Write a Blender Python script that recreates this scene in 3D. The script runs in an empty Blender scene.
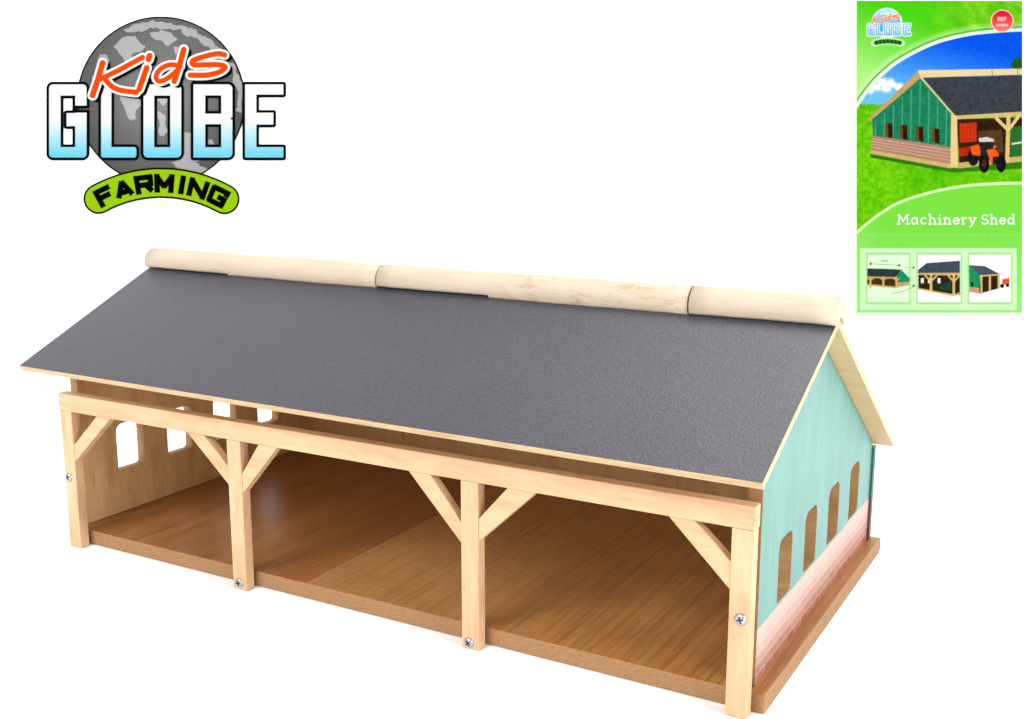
import bpy, bmesh, math, random
import numpy as np
from mathutils import Vector, Matrix

random.seed(4)
RNG = np.random.default_rng(11)
S = bpy.context.scene
C = S.collection

# ------------------------------------------------------------------ camera
CAM = Vector((0.6594, -0.5165, 0.2893))
YAW, PITCH, FPX = 0.519, -0.1953, 1140.0
cam = bpy.data.cameras.new('camera')
cam.sensor_width = 36.0
cam.lens = 36.0 * FPX / 1024.0
cam.clip_start, cam.clip_end = 0.01, 60
co = bpy.data.objects.new('camera', cam)
C.objects.link(co)
co.location = CAM
co.rotation_euler = (math.pi / 2 + PITCH, 0, YAW)
S.camera = co

# ------------------------------------------------------------------ helpers
ROOT = Vector((0.25, 0.138, 0.0))


def empty(name, label, cat, loc):
    o = bpy.data.objects.new(name, None)
    o.empty_display_size = 0.03
    C.objects.link(o)
    o.location = loc
    o['label'] = label
    o['category'] = cat
    return o


def part(name, bm, mats, parent=None, bevel=0.0, smooth=False, label=None):
    """links a bmesh given in absolute coordinates as one mesh object whose origin is its own centre"""
    bmesh.ops.recalc_face_normals(bm, faces=bm.faces)
    vs = [v.co for v in bm.verts]
    lo = Vector((min(v.x for v in vs), min(v.y for v in vs), min(v.z for v in vs)))
    hi = Vector((max(v.x for v in vs), max(v.y for v in vs), max(v.z for v in vs)))
    c = (lo + hi) / 2
    bmesh.ops.translate(bm, verts=bm.verts, vec=-c)
    me = bpy.data.meshes.new(name)
    bm.to_mesh(me)
    bm.free()
    for m in (mats if isinstance(mats, (list, tuple)) else [mats]):
        me.materials.append(m)
    if smooth:
        for p in me.polygons:
            p.use_smooth = True
    o = bpy.data.objects.new(name, me)
    C.objects.link(o)
    if parent is not None:
        o.parent = parent
        pl = Vector((0, 0, 0))
        q = parent
        while q is not None:
            pl += Vector(q.location)
            q = q.parent
        o.location = c - pl
    else:
        o.location = c
    if bevel:
        b = o.modifiers.new('bevel', 'BEVEL')
        b.width = bevel
        b.segments = 2
        b.limit_method = 'ANGLE'
        b.angle_limit = math.radians(40)
    if label:
        o['label'] = label
    return o


def bm_box(x0, x1, y0, y1, z0, z1):
    bm = bmesh.new()
    r = bmesh.ops.create_cube(bm, size=1.0)
    for v in r['verts']:
        v.co = Vector((x0 if v.co.x < 0 else x1, y0 if v.co.y < 0 else y1, z0 if v.co.z < 0 else z1))
    return bm


def bm_prism(poly, axis, a, b):
    """poly: 2-D points in the plane normal to axis; extruded from a to b"""
    bm = bmesh.new()

    def P(p, t):
        return Vector({'x': (t, p[0], p[1]), 'y': (p[0], t, p[1]), 'z': (p[0], p[1], t)}[axis])
    A = [bm.verts.new(P(p, a)) for p in poly]
    B = [bm.verts.new(P(p, b)) for p in poly]
    bm.faces.new(A)
    bm.faces.new(B[::-1])
    n = len(poly)
    for i in range(n):
        bm.faces.new((A[i], A[(i + 1) % n], B[(i + 1) % n], B[i]))
    return bm


def bm_slab_holes(outer, holes, x0, x1):
    """slab normal to x with an outline and window holes"""
    bm = bmesh.new()
    for x in (x0, x1):
        edges = []
        for loop in [outer] + holes:
            vs = [bm.verts.new((x, p[0], p[1])) for p in loop]
            for i in range(len(vs)):
                edges.append(bm.edges.new((vs[i], vs[(i + 1) % len(vs)])))
        bmesh.ops.triangle_fill(bm, use_beauty=True, use_dissolve=False, edges=edges)
    bm.verts.ensure_lookup_table()
    n = len(bm.verts) // 2
    k = 0
    for loop in [outer] + holes:
        m = len(loop)
        for i in range(m):
            a, b = k + i, k + (i + 1) % m
            bm.faces.new((bm.verts[a], bm.verts[b], bm.verts[n + b], bm.verts[n + a]))
        k += m
    return bm


def rrect(y0, y1, z0, z1, rt, rb, n=6):
    pts = []
    for (cy, cz, r, a0) in ((y1 - rb, z0 + rb, rb, -90), (y1 - rt, z1 - rt, rt, 0), (y0 + rt, z1 - rt, rt, 90), (y0 + rb, z0 + rb, rb, 180)):
        for i in range(n + 1):
            a = math.radians(a0 + 90 * i / n)
            pts.append((cy + r * math.cos(a), cz + r * math.sin(a)))
    return pts


# ------------------------------------------------------------------ materials
class NT:
    def __init__(self, name, rough=0.5, spec=0.4):
        self.m = bpy.data.materials.new(name)
        self.m.use_nodes = True
        self.t = self.m.node_tree
        self.p = self.t.nodes['Principled BSDF']
        self.p.inputs['Roughness'].default_value = rough
        self.p.inputs['Specular IOR Level'].default_value = spec

    def n(self, typ, **kw):
        x = self.t.nodes.new(typ)
        for k, v in kw.items():
            if isinstance(k, str) and k.startswith('_'):
                x.inputs[k[1:].replace('_', ' ')].default_value = v
            else:
                setattr(x, k, v)
        return x

    def l(self, a, b):
        self.t.links.new(a, b)

    def coords(self, scale=(1, 1, 1), loc=(0, 0, 0), rot=(0, 0, 0), rnd=True):
        tc = self.n('ShaderNodeTexCoord')
        mp = self.n('ShaderNodeMapping')
        mp.inputs['Scale'].default_value = scale
        mp.inputs['Location'].default_value = loc
        mp.inputs['Rotation'].default_value = rot
        self.l(tc.outputs['Object'], mp.inputs['Vector'])
        return mp.outputs['Vector']

    def noise(self, vec, scale, detail=4, rough=0.55, dist=0.0, rnd=False):
        x = self.n('ShaderNodeTexNoise')
        x.inputs['Scale'].default_value = scale
        x.inputs['Detail'].default_value = detail
        x.inputs['Roughness'].default_value = rough
        x.inputs['Distortion'].default_value = dist
        self.l(vec, x.inputs['Vector'])
        if rnd:
            x.noise_dimensions = '4D'
            oi = self.n('ShaderNodeObjectInfo')
            mu = self.n('ShaderNodeMath', operation='MULTIPLY')
            mu.inputs[1].default_value = 37.0
            self.l(oi.outputs['Random'], mu.inputs[0])
            self.l(mu.outputs[0], x.inputs['W'])
        return x.outputs['Fac']

    def ramp(self, fac, stops):
        r = self.n('ShaderNodeValToRGB')
        el = r.color_ramp.elements
        while len(el) < len(stops):
            el.new(0.5)
        for e, (pos, c) in zip(el, stops):
            e.position = pos
            e.color = (c[0], c[1], c[2], 1) if not isinstance(c, (int, float)) else (c, c, c, 1)
        self.l(fac, r.inputs['Fac'])
        return r.outputs['Color']

    def mix(self, fac, a, b, mode='MIX'):
        x = self.n('ShaderNodeMix', data_type='RGBA', blend_type=mode)
        for sock, v in ((0, fac), (6, a), (7, b)):
            if isinstance(v, (int, float)):
                x.inputs[sock].default_value = v
            elif isinstance(v, tuple):
                x.inputs[sock].default_value = (v[0], v[1], v[2], 1)
            else:
                self.l(v, x.inputs[sock])
        return x.outputs[2]

    def math(self, op, a, b=None):
        x = self.n('ShaderNodeMath', operation=op)
        for i, v in enumerate((a, b)):
            if v is None:
                continue
            if isinstance(v, (int, float)):
                x.inputs[i].default_value = v
            else:
                self.l(v, x.inputs[i])
        return x.outputs[0]

    def bump(self, h, strength=0.2, dist=0.001):
        b = self.n('ShaderNodeBump')
        b.inputs['Strength'].default_value = strength
        b.inputs['Distance'].default_value = dist
        self.l(h, b.inputs['Height'])
        self.l(b.outputs['Normal'], self.p.inputs['Normal'])

    def base(self, c):
        if isinstance(c, tuple):
            self.p.inputs['Base Color'].default_value = (c[0], c[1], c[2], 1)
        else:
            self.l(c, self.p.inputs['Base Color'])
        return self.m


def grain_scale(axis, along, across):
    return tuple(along if a == axis else across for a in 'xyz')


def wood(name, axis, light, mid, dark, rough=0.55, along=8, across=60, fleck=0.5, spec=0.3, rot=(0, 0, 0)):
    """planed timber: broad streaks, fine fibres and short darker flecks along one axis"""
    t = NT(name, rough, spec)
    v = t.coords(grain_scale(axis, along, across), rot=rot)
    f = t.noise(v, 3.0, 5, 0.6, 0.4, rnd=True)
    col = t.ramp(f, [(0.28, dark), (0.5, mid), (0.72, light)])
    v2 = t.coords(grain_scale(axis, along * 6, across * 9), rot=rot)
    f2 = t.noise(v2, 2.0, 3, 0.6, 0.0, rnd=True)
    fl = t.ramp(f2, [(0.34, 0.0), (0.44, 1.0)])
    flc = t.mix(fl, dark, (1, 1, 1))
    col = t.mix(fleck, col, t.mix(1.0, col, flc, 'MULTIPLY'))
    t.bump(f2, 0.25, 0.0004)
    return t.base(col)


BEECH_L, BEECH_M, BEECH_D = (0.645, 0.43, 0.262), (0.59, 0.378, 0.22), (0.48, 0.285, 0.152)
M_beech_x = wood('beech_along_beam', 'x', BEECH_L, BEECH_M, BEECH_D, fleck=0.16, across=45)
M_beech_z = wood('beech_upright', 'z', BEECH_L, BEECH_M, BEECH_D, fleck=0.16, across=45)
M_brace_up = wood('beech_brace_rising', 'x', BEECH_L, BEECH_M, BEECH_D, fleck=0.16, across=45, rot=(0, math.radians(45), 0))
M_brace_dn = wood('beech_brace_falling', 'x', BEECH_L, BEECH_M, BEECH_D, fleck=0.16, across=45, rot=(0, math.radians(-45), 0))
M_ply_in = wood('plywood_inside', 'z', (0.70, 0.455, 0.225), (0.63, 0.395, 0.185), (0.51, 0.295, 0.12), rough=0.5, along=5, across=40, fleck=0.35)
M_ply_edge = wood('plywood_edge', 'x', (0.55, 0.40, 0.235), (0.49, 0.35, 0.20), (0.37, 0.25, 0.13), along=14, across=120, fleck=0.3)
M_ply_edge_y = wood('plywood_slope_edge', 'y', (0.60, 0.47, 0.29), (0.54, 0.41, 0.24), (0.42, 0.30, 0.16), along=14, across=120, fleck=0.3)
M_jamb = wood('gable_cut_edge', 'x', (0.40, 0.24, 0.105), (0.36, 0.205, 0.085), (0.28, 0.15, 0.058), along=9, across=30, fleck=0.2)
M_under = wood('plywood_underside', 'x', (0.66, 0.475, 0.265), (0.62, 0.44, 0.24), (0.56, 0.38, 0.20), along=8, across=30, fleck=0.2)


def make_floor():
    """veneered board: two sheets meeting at a seam, grain running front to back, slightly glossy"""
    t = NT('veneered_board', 0.34, 0.45)
    v = t.coords((105, 2.6, 90))
    f = t.noise(v, 2.4, 6, 0.66, 0.3)
    f2 = t.noise(t.coords((430, 9, 420)), 1.6, 4, 0.68)
    colr = t.ramp(f, [(0.30, (0.255, 0.105, 0.029)), (0.5, (0.345, 0.154, 0.045)), (0.70, (0.415, 0.198, 0.062))])
    vl = t.coords((52, 3.2, 46), rot=(0, 0, math.radians(6)))
    fl = t.noise(vl, 2.2, 6, 0.6, 0.8)
    coll = t.ramp(fl, [(0.28, (0.225, 0.080, 0.019)), (0.52, (0.290, 0.112, 0.029)), (0.75, (0.35, 0.148, 0.042))])
    tc = t.n('ShaderNodeTexCoord')
    sp = t.n('ShaderNodeSeparateXYZ')
    t.l(tc.outputs['Object'], sp.inputs[0])
    side = t.math('GREATER_THAN', sp.outputs['X'], 0.207 - FLOOR_CX)
    col = t.mix(side, coll, colr)
    # lengthwise weave on the sheet right of the seam, strongest close to it
    w = t.noise(t.coords((26, 230, 60)), 2.0, 4, 0.6)
    wv = t.ramp(w, [(0.40, 0.66), (0.60, 1.12)])
    near = t.ramp(t.math('MULTIPLY', t.math('SUBTRACT', sp.outputs['X'], 0.207 - FLOOR_CX), 5.5), [(0.0, 1.0), (0.45, 0.75), (1.0, 0.12)])
    near = t.math('MULTIPLY', near, side)
    col = t.mix(t.math('MULTIPLY', near, 0.7), col, t.mix(1.0, col, wv, 'MULTIPLY'))
    col = t.mix(t.math('MULTIPLY', near, 0.55), col, (0.47, 0.245, 0.092))
    pore = t.ramp(f2, [(0.38, 0.5), (0.50, 1.0)])
    col = t.mix(0.55, col, t.mix(1.0, col, pore, 'MULTIPLY'))
    seam = t.math('COMPARE', sp.outputs['X'], 0.207 - FLOOR_CX)
    seam.node.inputs[2].default_value = 0.0003
    col = t.mix(seam, col, (0.16, 0.065, 0.02))
    t.bump(f2, 0.12, 0.0004)
    return t.base(col)


FLOOR_CX = (-0.0105 + 0.5062) / 2
M_floor = make_floor()


def make_fibre():
    t = NT('board_edge', 0.7, 0.25)
    f = t.noise(t.coords((60, 60, 240)), 6, 5, 0.7)
    f2 = t.noise(t.coords((1, 1, 1)), 900, 2, 0.6)
    c = t.ramp(f, [(0.3, (0.275, 0.142, 0.064)), (0.7, (0.365, 0.205, 0.098))])
    c = t.mix(0.5, c, t.mix(1.0, c, t.ramp(f2, [(0.3, 0.55), (0.6, 1.1)]), 'MULTIPLY'))
    t.bump(f2, 0.4, 0.0005)
    return t.base(c)


M_fibre = make_fibre()


def make_slate():
    """dark grey paper-felt roof: fine mottled grain with tiny pale specks"""
    t = NT('grey_roof_felt', 0.44, 0.55)
    v = t.coords()
    f = t.noise(v, 620, 3, 0.65)
    g = t.noise(v, 9, 3, 0.5)
    h = t.noise(v, 1400, 2, 0.5)
    c = t.ramp(f, [(0.3, (0.024, 0.024, 0.032)), (0.7, (0.047, 0.047, 0.061))])
    c = t.mix(0.5, c, t.mix(1.0, c, t.ramp(g, [(0.3, 0.82), (0.7, 1.12)]), 'MULTIPLY'))
    sp = t.ramp(h, [(0.70, 0.0), (0.76, 1.0)])
    c = t.mix(t.math('MULTIPLY', sp, 0.45), c, (0.26, 0.26, 0.29))
    t.bump(f, 0.48, 0.0006)
    return t.base(c)


M_slate = make_slate()


def make_log(name, bark):
    t = NT(name, 0.6, 0.25)
    f = t.noise(t.coords((10, 70, 70)), 2.4, 5, 0.6, 0.5, rnd=True)
    c = t.ramp(f, [(0.20, (0.43, 0.340, 0.245)), (0.5, (0.475, 0.392, 0.298)), (0.80, (0.505, 0.430, 0.338))])
    f2 = t.noise(t.coords((60, 500, 500)), 2, 3, 0.6, rnd=True)
    c = t.mix(0.3, c, t.mix(1.0, c, t.ramp(f2, [(0.34, 0.86), (0.50, 1.0)]), 'MULTIPLY'))
    if bark:
        k = t.noise(t.coords((34, 110, 110)), 2.6, 6, 0.68, 0.8)
        tc = t.n('ShaderNodeTexCoord')
        sp = t.n('ShaderNodeSeparateXYZ')
        t.l(tc.outputs['Object'], sp.inputs[0])
        zone = t.ramp(t.math('ADD', t.math('MULTIPLY', sp.outputs['X'], 7.0), 0.35), [(0.18, 0.0), (0.34, 1.0)])
        kk = t.ramp(k, [(0.53, 0.0), (0.62, 1.0)])
        c = t.mix(t.math('MULTIPLY', t.math('MULTIPLY', zone, kk), 0.5), c, (0.33, 0.215, 0.12))
    t.bump(f2, 0.3, 0.0006)
    return t.base(c)


M_log = make_log('pale_dowel', False)
M_log_bark = make_log('pale_dowel_with_bark', True)


def make_print(cy, cz, zbrick):
    """paper print on the gable: boarded mint green above rows of pale red brick"""
    t = NT('printed_gable', 0.5, 0.4)
    tc = t.n('ShaderNodeTexCoord')
    sp = t.n('ShaderNodeSeparateXYZ')
    t.l(tc.outputs['Object'], sp.inputs[0])
    Y = t.math('ADD', sp.outputs['Y'], cy)
    Z = t.math('ADD', sp.outputs['Z'], cz)
    # boards
    pl = t.math('DIVIDE', Y, 0.0155)
    wn = t.n('ShaderNodeTexWhiteNoise', noise_dimensions='1D')
    t.l(t.math('FLOOR', pl), wn.inputs['W'])
    fr = t.math('FRACT', pl)
    gap = t.ramp(fr, [(0.0, 0.0), (0.06, 1.0), (0.94, 1.0), (1.0, 0.0)])
    f = t.noise(t.coords((1, 300, 9)), 3, 4, 0.6)
    f0 = t.noise(t.coords((1, 18, 5)), 2, 3, 0.6)
    mint = t.ramp(f, [(0.3, (0.085, 0.220, 0.196)), (0.7, (0.145, 0.300, 0.268))])
    mint = t.mix(0.6, mint, t.mix(1.0, mint, t.ramp(f0, [(0.3, 0.84), (0.7, 1.10)]), 'MULTIPLY'))
    mint = t.mix(0.25, mint, t.mix(1.0, mint, t.ramp(wn.outputs['Value'], [(0, 0.84), (1, 1.1)]), 'MULTIPLY'))
    mint = t.mix(t.math('MULTIPLY', t.math('SUBTRACT', 1.0, gap), 0.35), mint, (0.085, 0.225, 0.195))
    # bricks
    cmb = t.n('ShaderNodeCombineXYZ')
    t.l(Y, cmb.inputs['X'])
    t.l(Z, cmb.inputs['Y'])
    br = t.n('ShaderNodeTexBrick')
    t.l(cmb.outputs[0], br.inputs['Vector'])
    br.inputs['Scale'].default_value = 1.0
    br.inputs['Brick Width'].default_value = 0.0135
    br.inputs['Row Height'].default_value = 0.0052
    br.inputs['Mortar Size'].default_value = 0.0005
    br.inputs['Mortar Smooth'].default_value = 0.3
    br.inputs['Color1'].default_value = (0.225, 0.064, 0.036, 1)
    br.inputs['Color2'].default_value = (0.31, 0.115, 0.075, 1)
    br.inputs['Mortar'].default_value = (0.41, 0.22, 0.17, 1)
    fb = t.noise(t.coords((1, 200, 500)), 2, 4, 0.6)
    bc = t.mix(0.5, br.outputs['Color'], t.mix(1.0, br.outputs['Color'], t.ramp(fb, [(0.3, 0.8), (0.7, 1.12)]), 'MULTIPLY'))
    # brick tint steps course by course, paler towards the top
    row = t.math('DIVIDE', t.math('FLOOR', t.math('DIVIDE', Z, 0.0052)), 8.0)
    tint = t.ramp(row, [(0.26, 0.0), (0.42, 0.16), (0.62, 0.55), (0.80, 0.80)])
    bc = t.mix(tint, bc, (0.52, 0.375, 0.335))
    isb = t.math('LESS_THAN', Z, zbrick)
    return t.base(t.mix(isb, mint, bc))


def plain(name, col, rough=0.5, spec=0.4, metal=0.0, var=0.1, scale=200):
    t = NT(name, rough, spec)
    t.p.inputs['Metallic'].default_value = metal
    f = t.noise(t.coords(), scale, 3, 0.6)
    lo = tuple(c * (1 - var) for c in col)
    hi = tuple(min(1, c * (1 + var)) for c in col)
    return t.base(t.ramp(f, [(0.3, lo), (0.7, hi)]))


M_steel = plain('screw_steel', (0.46, 0.46, 0.48), 0.3, 0.5, 1.0, 0.06)
M_slot = plain('screw_recess', (0.05, 0.05, 0.055), 0.5, 0.3, 0.6)


def make_strip():
    """wrapped edge of the gable print: dark teal over dark brick"""
    t = NT('print_wrap', 0.5, 0.2)
    ge = t.n('ShaderNodeTexCoord')
    sp = t.n('ShaderNodeSeparateXYZ')
    t.l(ge.outputs['Generated'], sp.inputs[0])
    f = t.noise(t.coords((1, 1, 40)), 12, 3, 0.6)
    a = t.ramp(f, [(0.3, (0.010, 0.105, 0.080)), (0.7, (0.016, 0.150, 0.115))])
    low = t.math('LESS_THAN', sp.outputs['Z'], 0.46)
    return t.base(t.mix(low, a, (0.10, 0.055, 0.045)))


M_strip = make_strip()
M_white = plain('white_sweep_paper', (0.93, 0.93, 0.93), 0.9, 0.1, 0, 0.004, 4)
M_card_edge = plain('card_edge', (0.80, 0.85, 0.76), 0.6, 0.3, 0, 0.03, 300)

# ------------------------------------------------------------------ the toy shed
L = 0.5
WP, DP, ZB, HB = 0.0113, 0.0074, 0.1122, 0.0123
P2, P3 = 0.1560, 0.3312
YB0, YB1, TB = 0.0100, 0.2762, 0.0101
XBL, XBR = -0.0105, 0.5062
XG, TG = 0.4984, 0.0075
XGL = -0.0092
YG0, YG1 = 0.0175, 0.2660
# roof: top faces; the roof sits about one degree askew on the walls
APY, APZ = 0.0985, 0.1923
EY, EZ = -0.0289, 0.1338
BY, BZ = 0.2750, 0.0812
XRL, XRR = -0.0128, 0.5118
XBRR = 0.5112
SKEW = 0.0087
TR = 0.0040
SF = (APZ - EZ) / (APY - EY)
SB = (APZ - BZ) / (BY - APY)


def sk(x):
    return SKEW * (1 - (x - XRL) / (XRR - XRL))


shed = empty('toy_shed', 'open fronted wooden toy machinery shed with dark grey roof and mint gable standing on white', 'toy shed', ROOT)

# base board: top is veneer, edges raw board
bm = bm_box(XBL, XBR, YB0, YB1, 0.0, TB)
bm.normal_update()
for f in bm.faces:
    f.material_index = 0 if f.normal.z > 0.5 else 1
part('base_board', bm, [M_floor, M_fibre], shed, 0.0005)


def add_screw(post, x, z, rot):
    bm = bmesh.new()
    n = 28
    prof = [(0.0031, 0.0000), (0.0031, -0.0004), (0.0027, -0.0010), (0.0018, -0.00135), (0.0, -0.0015)]
    rings = []
    for r, y in prof[:-1]:
        rings.append([bm.verts.new((x + r * math.cos(2 * math.pi * i / n), y, z + r * math.sin(2 * math.pi * i / n))) for i in range(n)])
    for a, b in zip(rings, rings[1:]):
        for i in range(n):
            bm.faces.new((a[i], a[(i + 1) % n], b[(i + 1) % n], b[i]))
    tip = bm.verts.new((x, prof[-1][1], z))
    for i in range(n):
        bm.faces.new((rings[-1][i], rings[-1][(i + 1) % n], tip))
    bm.faces.new(rings[0])
    for f in bm.faces:
        f.smooth = True
    # cross recess
    for k in (0, 1):
        a = rot + k * math.pi / 2
        d = Vector((math.cos(a), 0, math.sin(a)))
        e = Vector((-math.sin(a), 0, math.cos(a)))
        c = Vector((x, 0, z))
        vs = []
        for y in (-0.0010, -0.00168 - 0.00004 * k):
            for sx, sz in ((-1, -1), (1, -1), (1, 1), (-1, 1)):
                vs.append(bm.verts.new(c + d * 0.00175 * sx + e * 0.00045 * sz + Vector((0, y, 0))))
        for q in ((0, 1, 2, 3), (4, 5, 6, 7), (0, 1, 5, 4), (1, 2, 6, 5), (2, 3, 7, 6), (3, 0, 4, 7)):
            f = bm.faces.new([vs[i] for i in q])
            f.material_index = 1
    part('screw', bm, [M_steel, M_slot], post)


# posts stand in front of the board under the beam
for (x, zs, xs, rot, z0) in ((0.0, 0.0516, 0.0042, 0.5, 0.0), (P2, 0.0045, P2 + 0.0053, 0.2, 0.0), (P3, 0.0036, P3 + 0.0048, 0.7, 0.0), (L - WP, 0.0530, 0.4950, 0.3, 0.0)):
    p = part('post', bm_box(x, x + WP, 0.0, DP, z0, ZB - HB - 0.0002), M_beech_z, shed, 0.0004)
    add_screw(p, xs, zs, rot)
part('beam', bm_box(-0.0004, L + 0.0004, -0.0003, DP + 0.0002, ZB - HB, ZB), M_beech_x, shed, 0.0004)
ZU = ZB - HB - 0.0001
y0, y1 = 0.0006, DP - 0.0006
for poly, m in (
    ([(WP, 0.0640), (0.0500, ZU), (0.0365, ZU), (WP, 0.0760)], M_brace_dn),
    ([(P2, 0.0690), (P2, 0.0812), (0.1358, ZU), (0.1212, ZU)], M_brace_up),
    ([(P2 + WP, 0.0655), (0.1974, ZU), (0.1822, ZU), (P2 + WP, 0.0785)], M_brace_dn),
    ([(P3, 0.0622), (P3, 0.0745), (0.3104, ZU), (0.2953, ZU)], M_brace_up),
    ([(P3 + WP, 0.0655), (0.3790, ZU), (0.3612, ZU), (P3 + WP, 0.0788)], M_brace_dn),
    ([(L - WP, 0.0670), (L - WP, 0.0816), (0.4689, ZU), (0.4550, ZU)], M_brace_up),
):
    part('brace', bm_prism(poly, 'y', y0, y1), m, shed, 0.0004)

# gables with four window openings each
WZ0, WZ1 = 0.0425, 0.0778


def gable(xa, xb, wins, outer_sign):
    s = sk((xa + xb) / 2)
    ay = APY + s
    zf = APZ - (ay - YG0) * SF - TR / math.cos(math.atan(SF)) - 0.0004
    za = APZ - TR / math.cos(math.atan(SF)) - 0.0008
    zb_ = APZ - (YG1 - ay) * SB - TR / math.cos(math.atan(SB)) - 0.0004
    outer = [(YG0, TB + 0.0002), (YG1, TB + 0.0002), (YG1, zb_), (ay, za), (YG0, zf)]
    holes = [rrect(a, b, WZ0, WZ1, 0.0060, 0.0030) for a, b in wins]
    bm = bm_slab_holes(outer, holes, xa, xb)
    bmesh.ops.recalc_face_normals(bm, faces=bm.faces)
    for f in bm.faces:
        f.material_index = 0 if f.normal.x * outer_sign > 0.9 else (1 if abs(f.normal.x) > 0.9 else 2)
    zs = [v.co.z for v in bm.verts]
    jm = M_jamb
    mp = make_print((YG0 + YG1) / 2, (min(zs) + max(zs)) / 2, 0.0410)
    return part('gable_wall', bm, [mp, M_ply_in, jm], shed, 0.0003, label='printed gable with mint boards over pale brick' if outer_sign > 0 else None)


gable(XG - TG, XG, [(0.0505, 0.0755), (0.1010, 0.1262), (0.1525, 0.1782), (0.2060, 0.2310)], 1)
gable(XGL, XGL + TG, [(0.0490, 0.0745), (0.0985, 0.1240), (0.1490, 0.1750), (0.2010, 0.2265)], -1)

# back wall; its painted end shows as a thin dark strip behind the gable
zbk = APZ - (YG1 + 0.006 - APY) * SB - TR / math.cos(math.atan(SB)) - 0.0006
bm = bm_box(XGL - 0.001, XG + 0.0014, YG1 + 0.0002, YG1 + 0.0062, TB + 0.0002, zbk)
bm.normal_update()
for f in bm.faces:
    f.material_index = 1 if f.normal.x > 0.5 or f.normal.y > 0.5 else 0
bm.faces.ensure_lookup_table()
part('back_wall', bm, [M_ply_in, M_strip], shed)
part('corner_strip', bm_box(XG + 0.0003, XG + 0.0016, YG1 - 0.0006, YG1 + 0.0001, TB + 0.0003, zbk - 0.0004), M_strip, shed)


def bm_roof(y_top, z_top, y_bot, z_bot, xl, xr, sgn, xdiv=1):
    bm = bmesh.new()
    d = Vector((0, y_bot - y_top, z_bot - z_top)).normalized()
    nrm = Vector((0, -d.z, d.y)) if d.y > 0 else Vector((0, d.z, -d.y))
    rows = []
    for x in (xl, xr):
        s = sk(x)
        a = Vector((x, y_top + s, z_top))
        b = Vector((x, y_bot + s, z_bot))
        ai = Vector((x, y_top + s, z_top - TR / abs(d.y)))     # mitred at the ridge
        rows.append([bm.verts.new(q) for q in (a, b, b - nrm * TR, ai)])
    A, B = rows
    fs = [bm.faces.new(A), bm.faces.new(B[::-1])]
    for i in range(4):
        fs.append(bm.faces.new((A[i], A[(i + 1) % 4], B[(i + 1) % 4], B[i])))
    # material: top 0, eave / ridge edges 1, underside 2, slope ends 3
    for f, m in zip(fs, (3, 3, 0, 1, 2, 1)):
        f.material_index = m
    return bm


RM = [M_slate, M_ply_edge, M_under, M_ply_edge_y]
part('roof_panel', bm_roof(APY - 0.0001, APZ, EY, EZ, XRL, XRR, -1), RM, shed, 0.0003)
part('roof_panel', bm_roof(APY + 0.0001, APZ, BY, BZ, XRL, XBRR, 1), RM, shed, 0.0003)


def ridge_log(x0, x1, segs, m, r=0.0098, up=0.0012, dz=0.0):
    """round dowel notched over the ridge; segs = [(x_from, x_to, lip)], lip < 0 cuts the front lip short"""
    bm = bmesh.new()
    n = 30
    cuts = []
    for (a, b, lip) in segs:
        k = max(2, int((b - a) / 0.012))
        for i in range(k + 1):
            cuts.append((a + (b - a) * i / k, lip))
    rings = []
    for x, lip in cuts:
        s = sk(x)
        cy, cz = APY + s, APZ + up + dz
        wob = 1 + 0.02 * math.sin(x * 60 + x0 * 90) + 0.012 * math.sin(x * 210)
        rr = r * wob
        a0 = math.radians(-149) + lip          # front foot of the arc on the roof, measured from +y
        a1 = math.radians(-38)
        ring = []
        # arc goes from the front foot over the top to the back foot
        for i in range(n + 1):
            a = (a0 + 2 * math.pi) + (a1 - (a0 + 2 * math.pi)) * i / n
            ring.append(bm.verts.new((x, cy + rr * math.cos(a), cz + rr * math.sin(a))))
        ring.append(bm.verts.new((x, cy, APZ + dz + 0.0006)))
        rings.append(ring)
    for A, B in zip(rings, rings[1:]):
        k = len(A)
        for i in range(k):
            f = bm.faces.new((A[i], A[(i + 1) % k], B[(i + 1) % k], B[i]))
            f.smooth = i < n
    bm.faces.new(rings[0])
    bm.faces.new(rings[-1][::-1])
    return part('ridge_log', bm, m, shed)


def lipcut(deg):
    return -math.radians(deg)


LX = [XRL - 0.0012, 0.0712, 0.2062, 0.2938, 0.4281, 0.5124]
ridge_log(LX[0], LX[2] - 0.0004, [(LX[0], LX[1], lipcut(9)), (LX[1] + 0.0002, LX[2] - 0.0004, 0)], M_log, r=0.0101)
ridge_log(LX[2] + 0.0004, LX[4] - 0.0006, [(LX[2] + 0.0004, LX[3], lipcut(9)), (LX[3] + 0.0002, LX[4] - 0.0006, lipcut(-3))], M_log_bark, r=0.0102)
ridge_log(LX[4] + 0.0006, LX[5], [(LX[4] + 0.0006, LX[5], lipcut(5))], M_log, r=0.0104, dz=0.0)

# ------------------------------------------------------------------ white sweep: floor and leaning backdrop
fwd = Vector((-math.sin(YAW) * math.cos(PITCH), math.cos(YAW) * math.cos(PITCH), math.sin(PITCH)))
right = Vector((math.cos(YAW), math.sin(YAW), 0))
up = right.cross(fwd)
DB = 1.35
BC = CAM + fwd * DB                                        # a point of the backdrop board
hz = Vector((-math.sin(YAW), math.cos(YAW), 0))
tfoot = BC.z / up.z
foot = BC - up * tfoot                                     # where the board would meet the table top
Z0 = -0.0004
prof = []
rad = 0.045
th = math.pi / 2 + PITCH * -1                              # backdrop leans back by the pitch angle
lean = -PITCH
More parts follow.
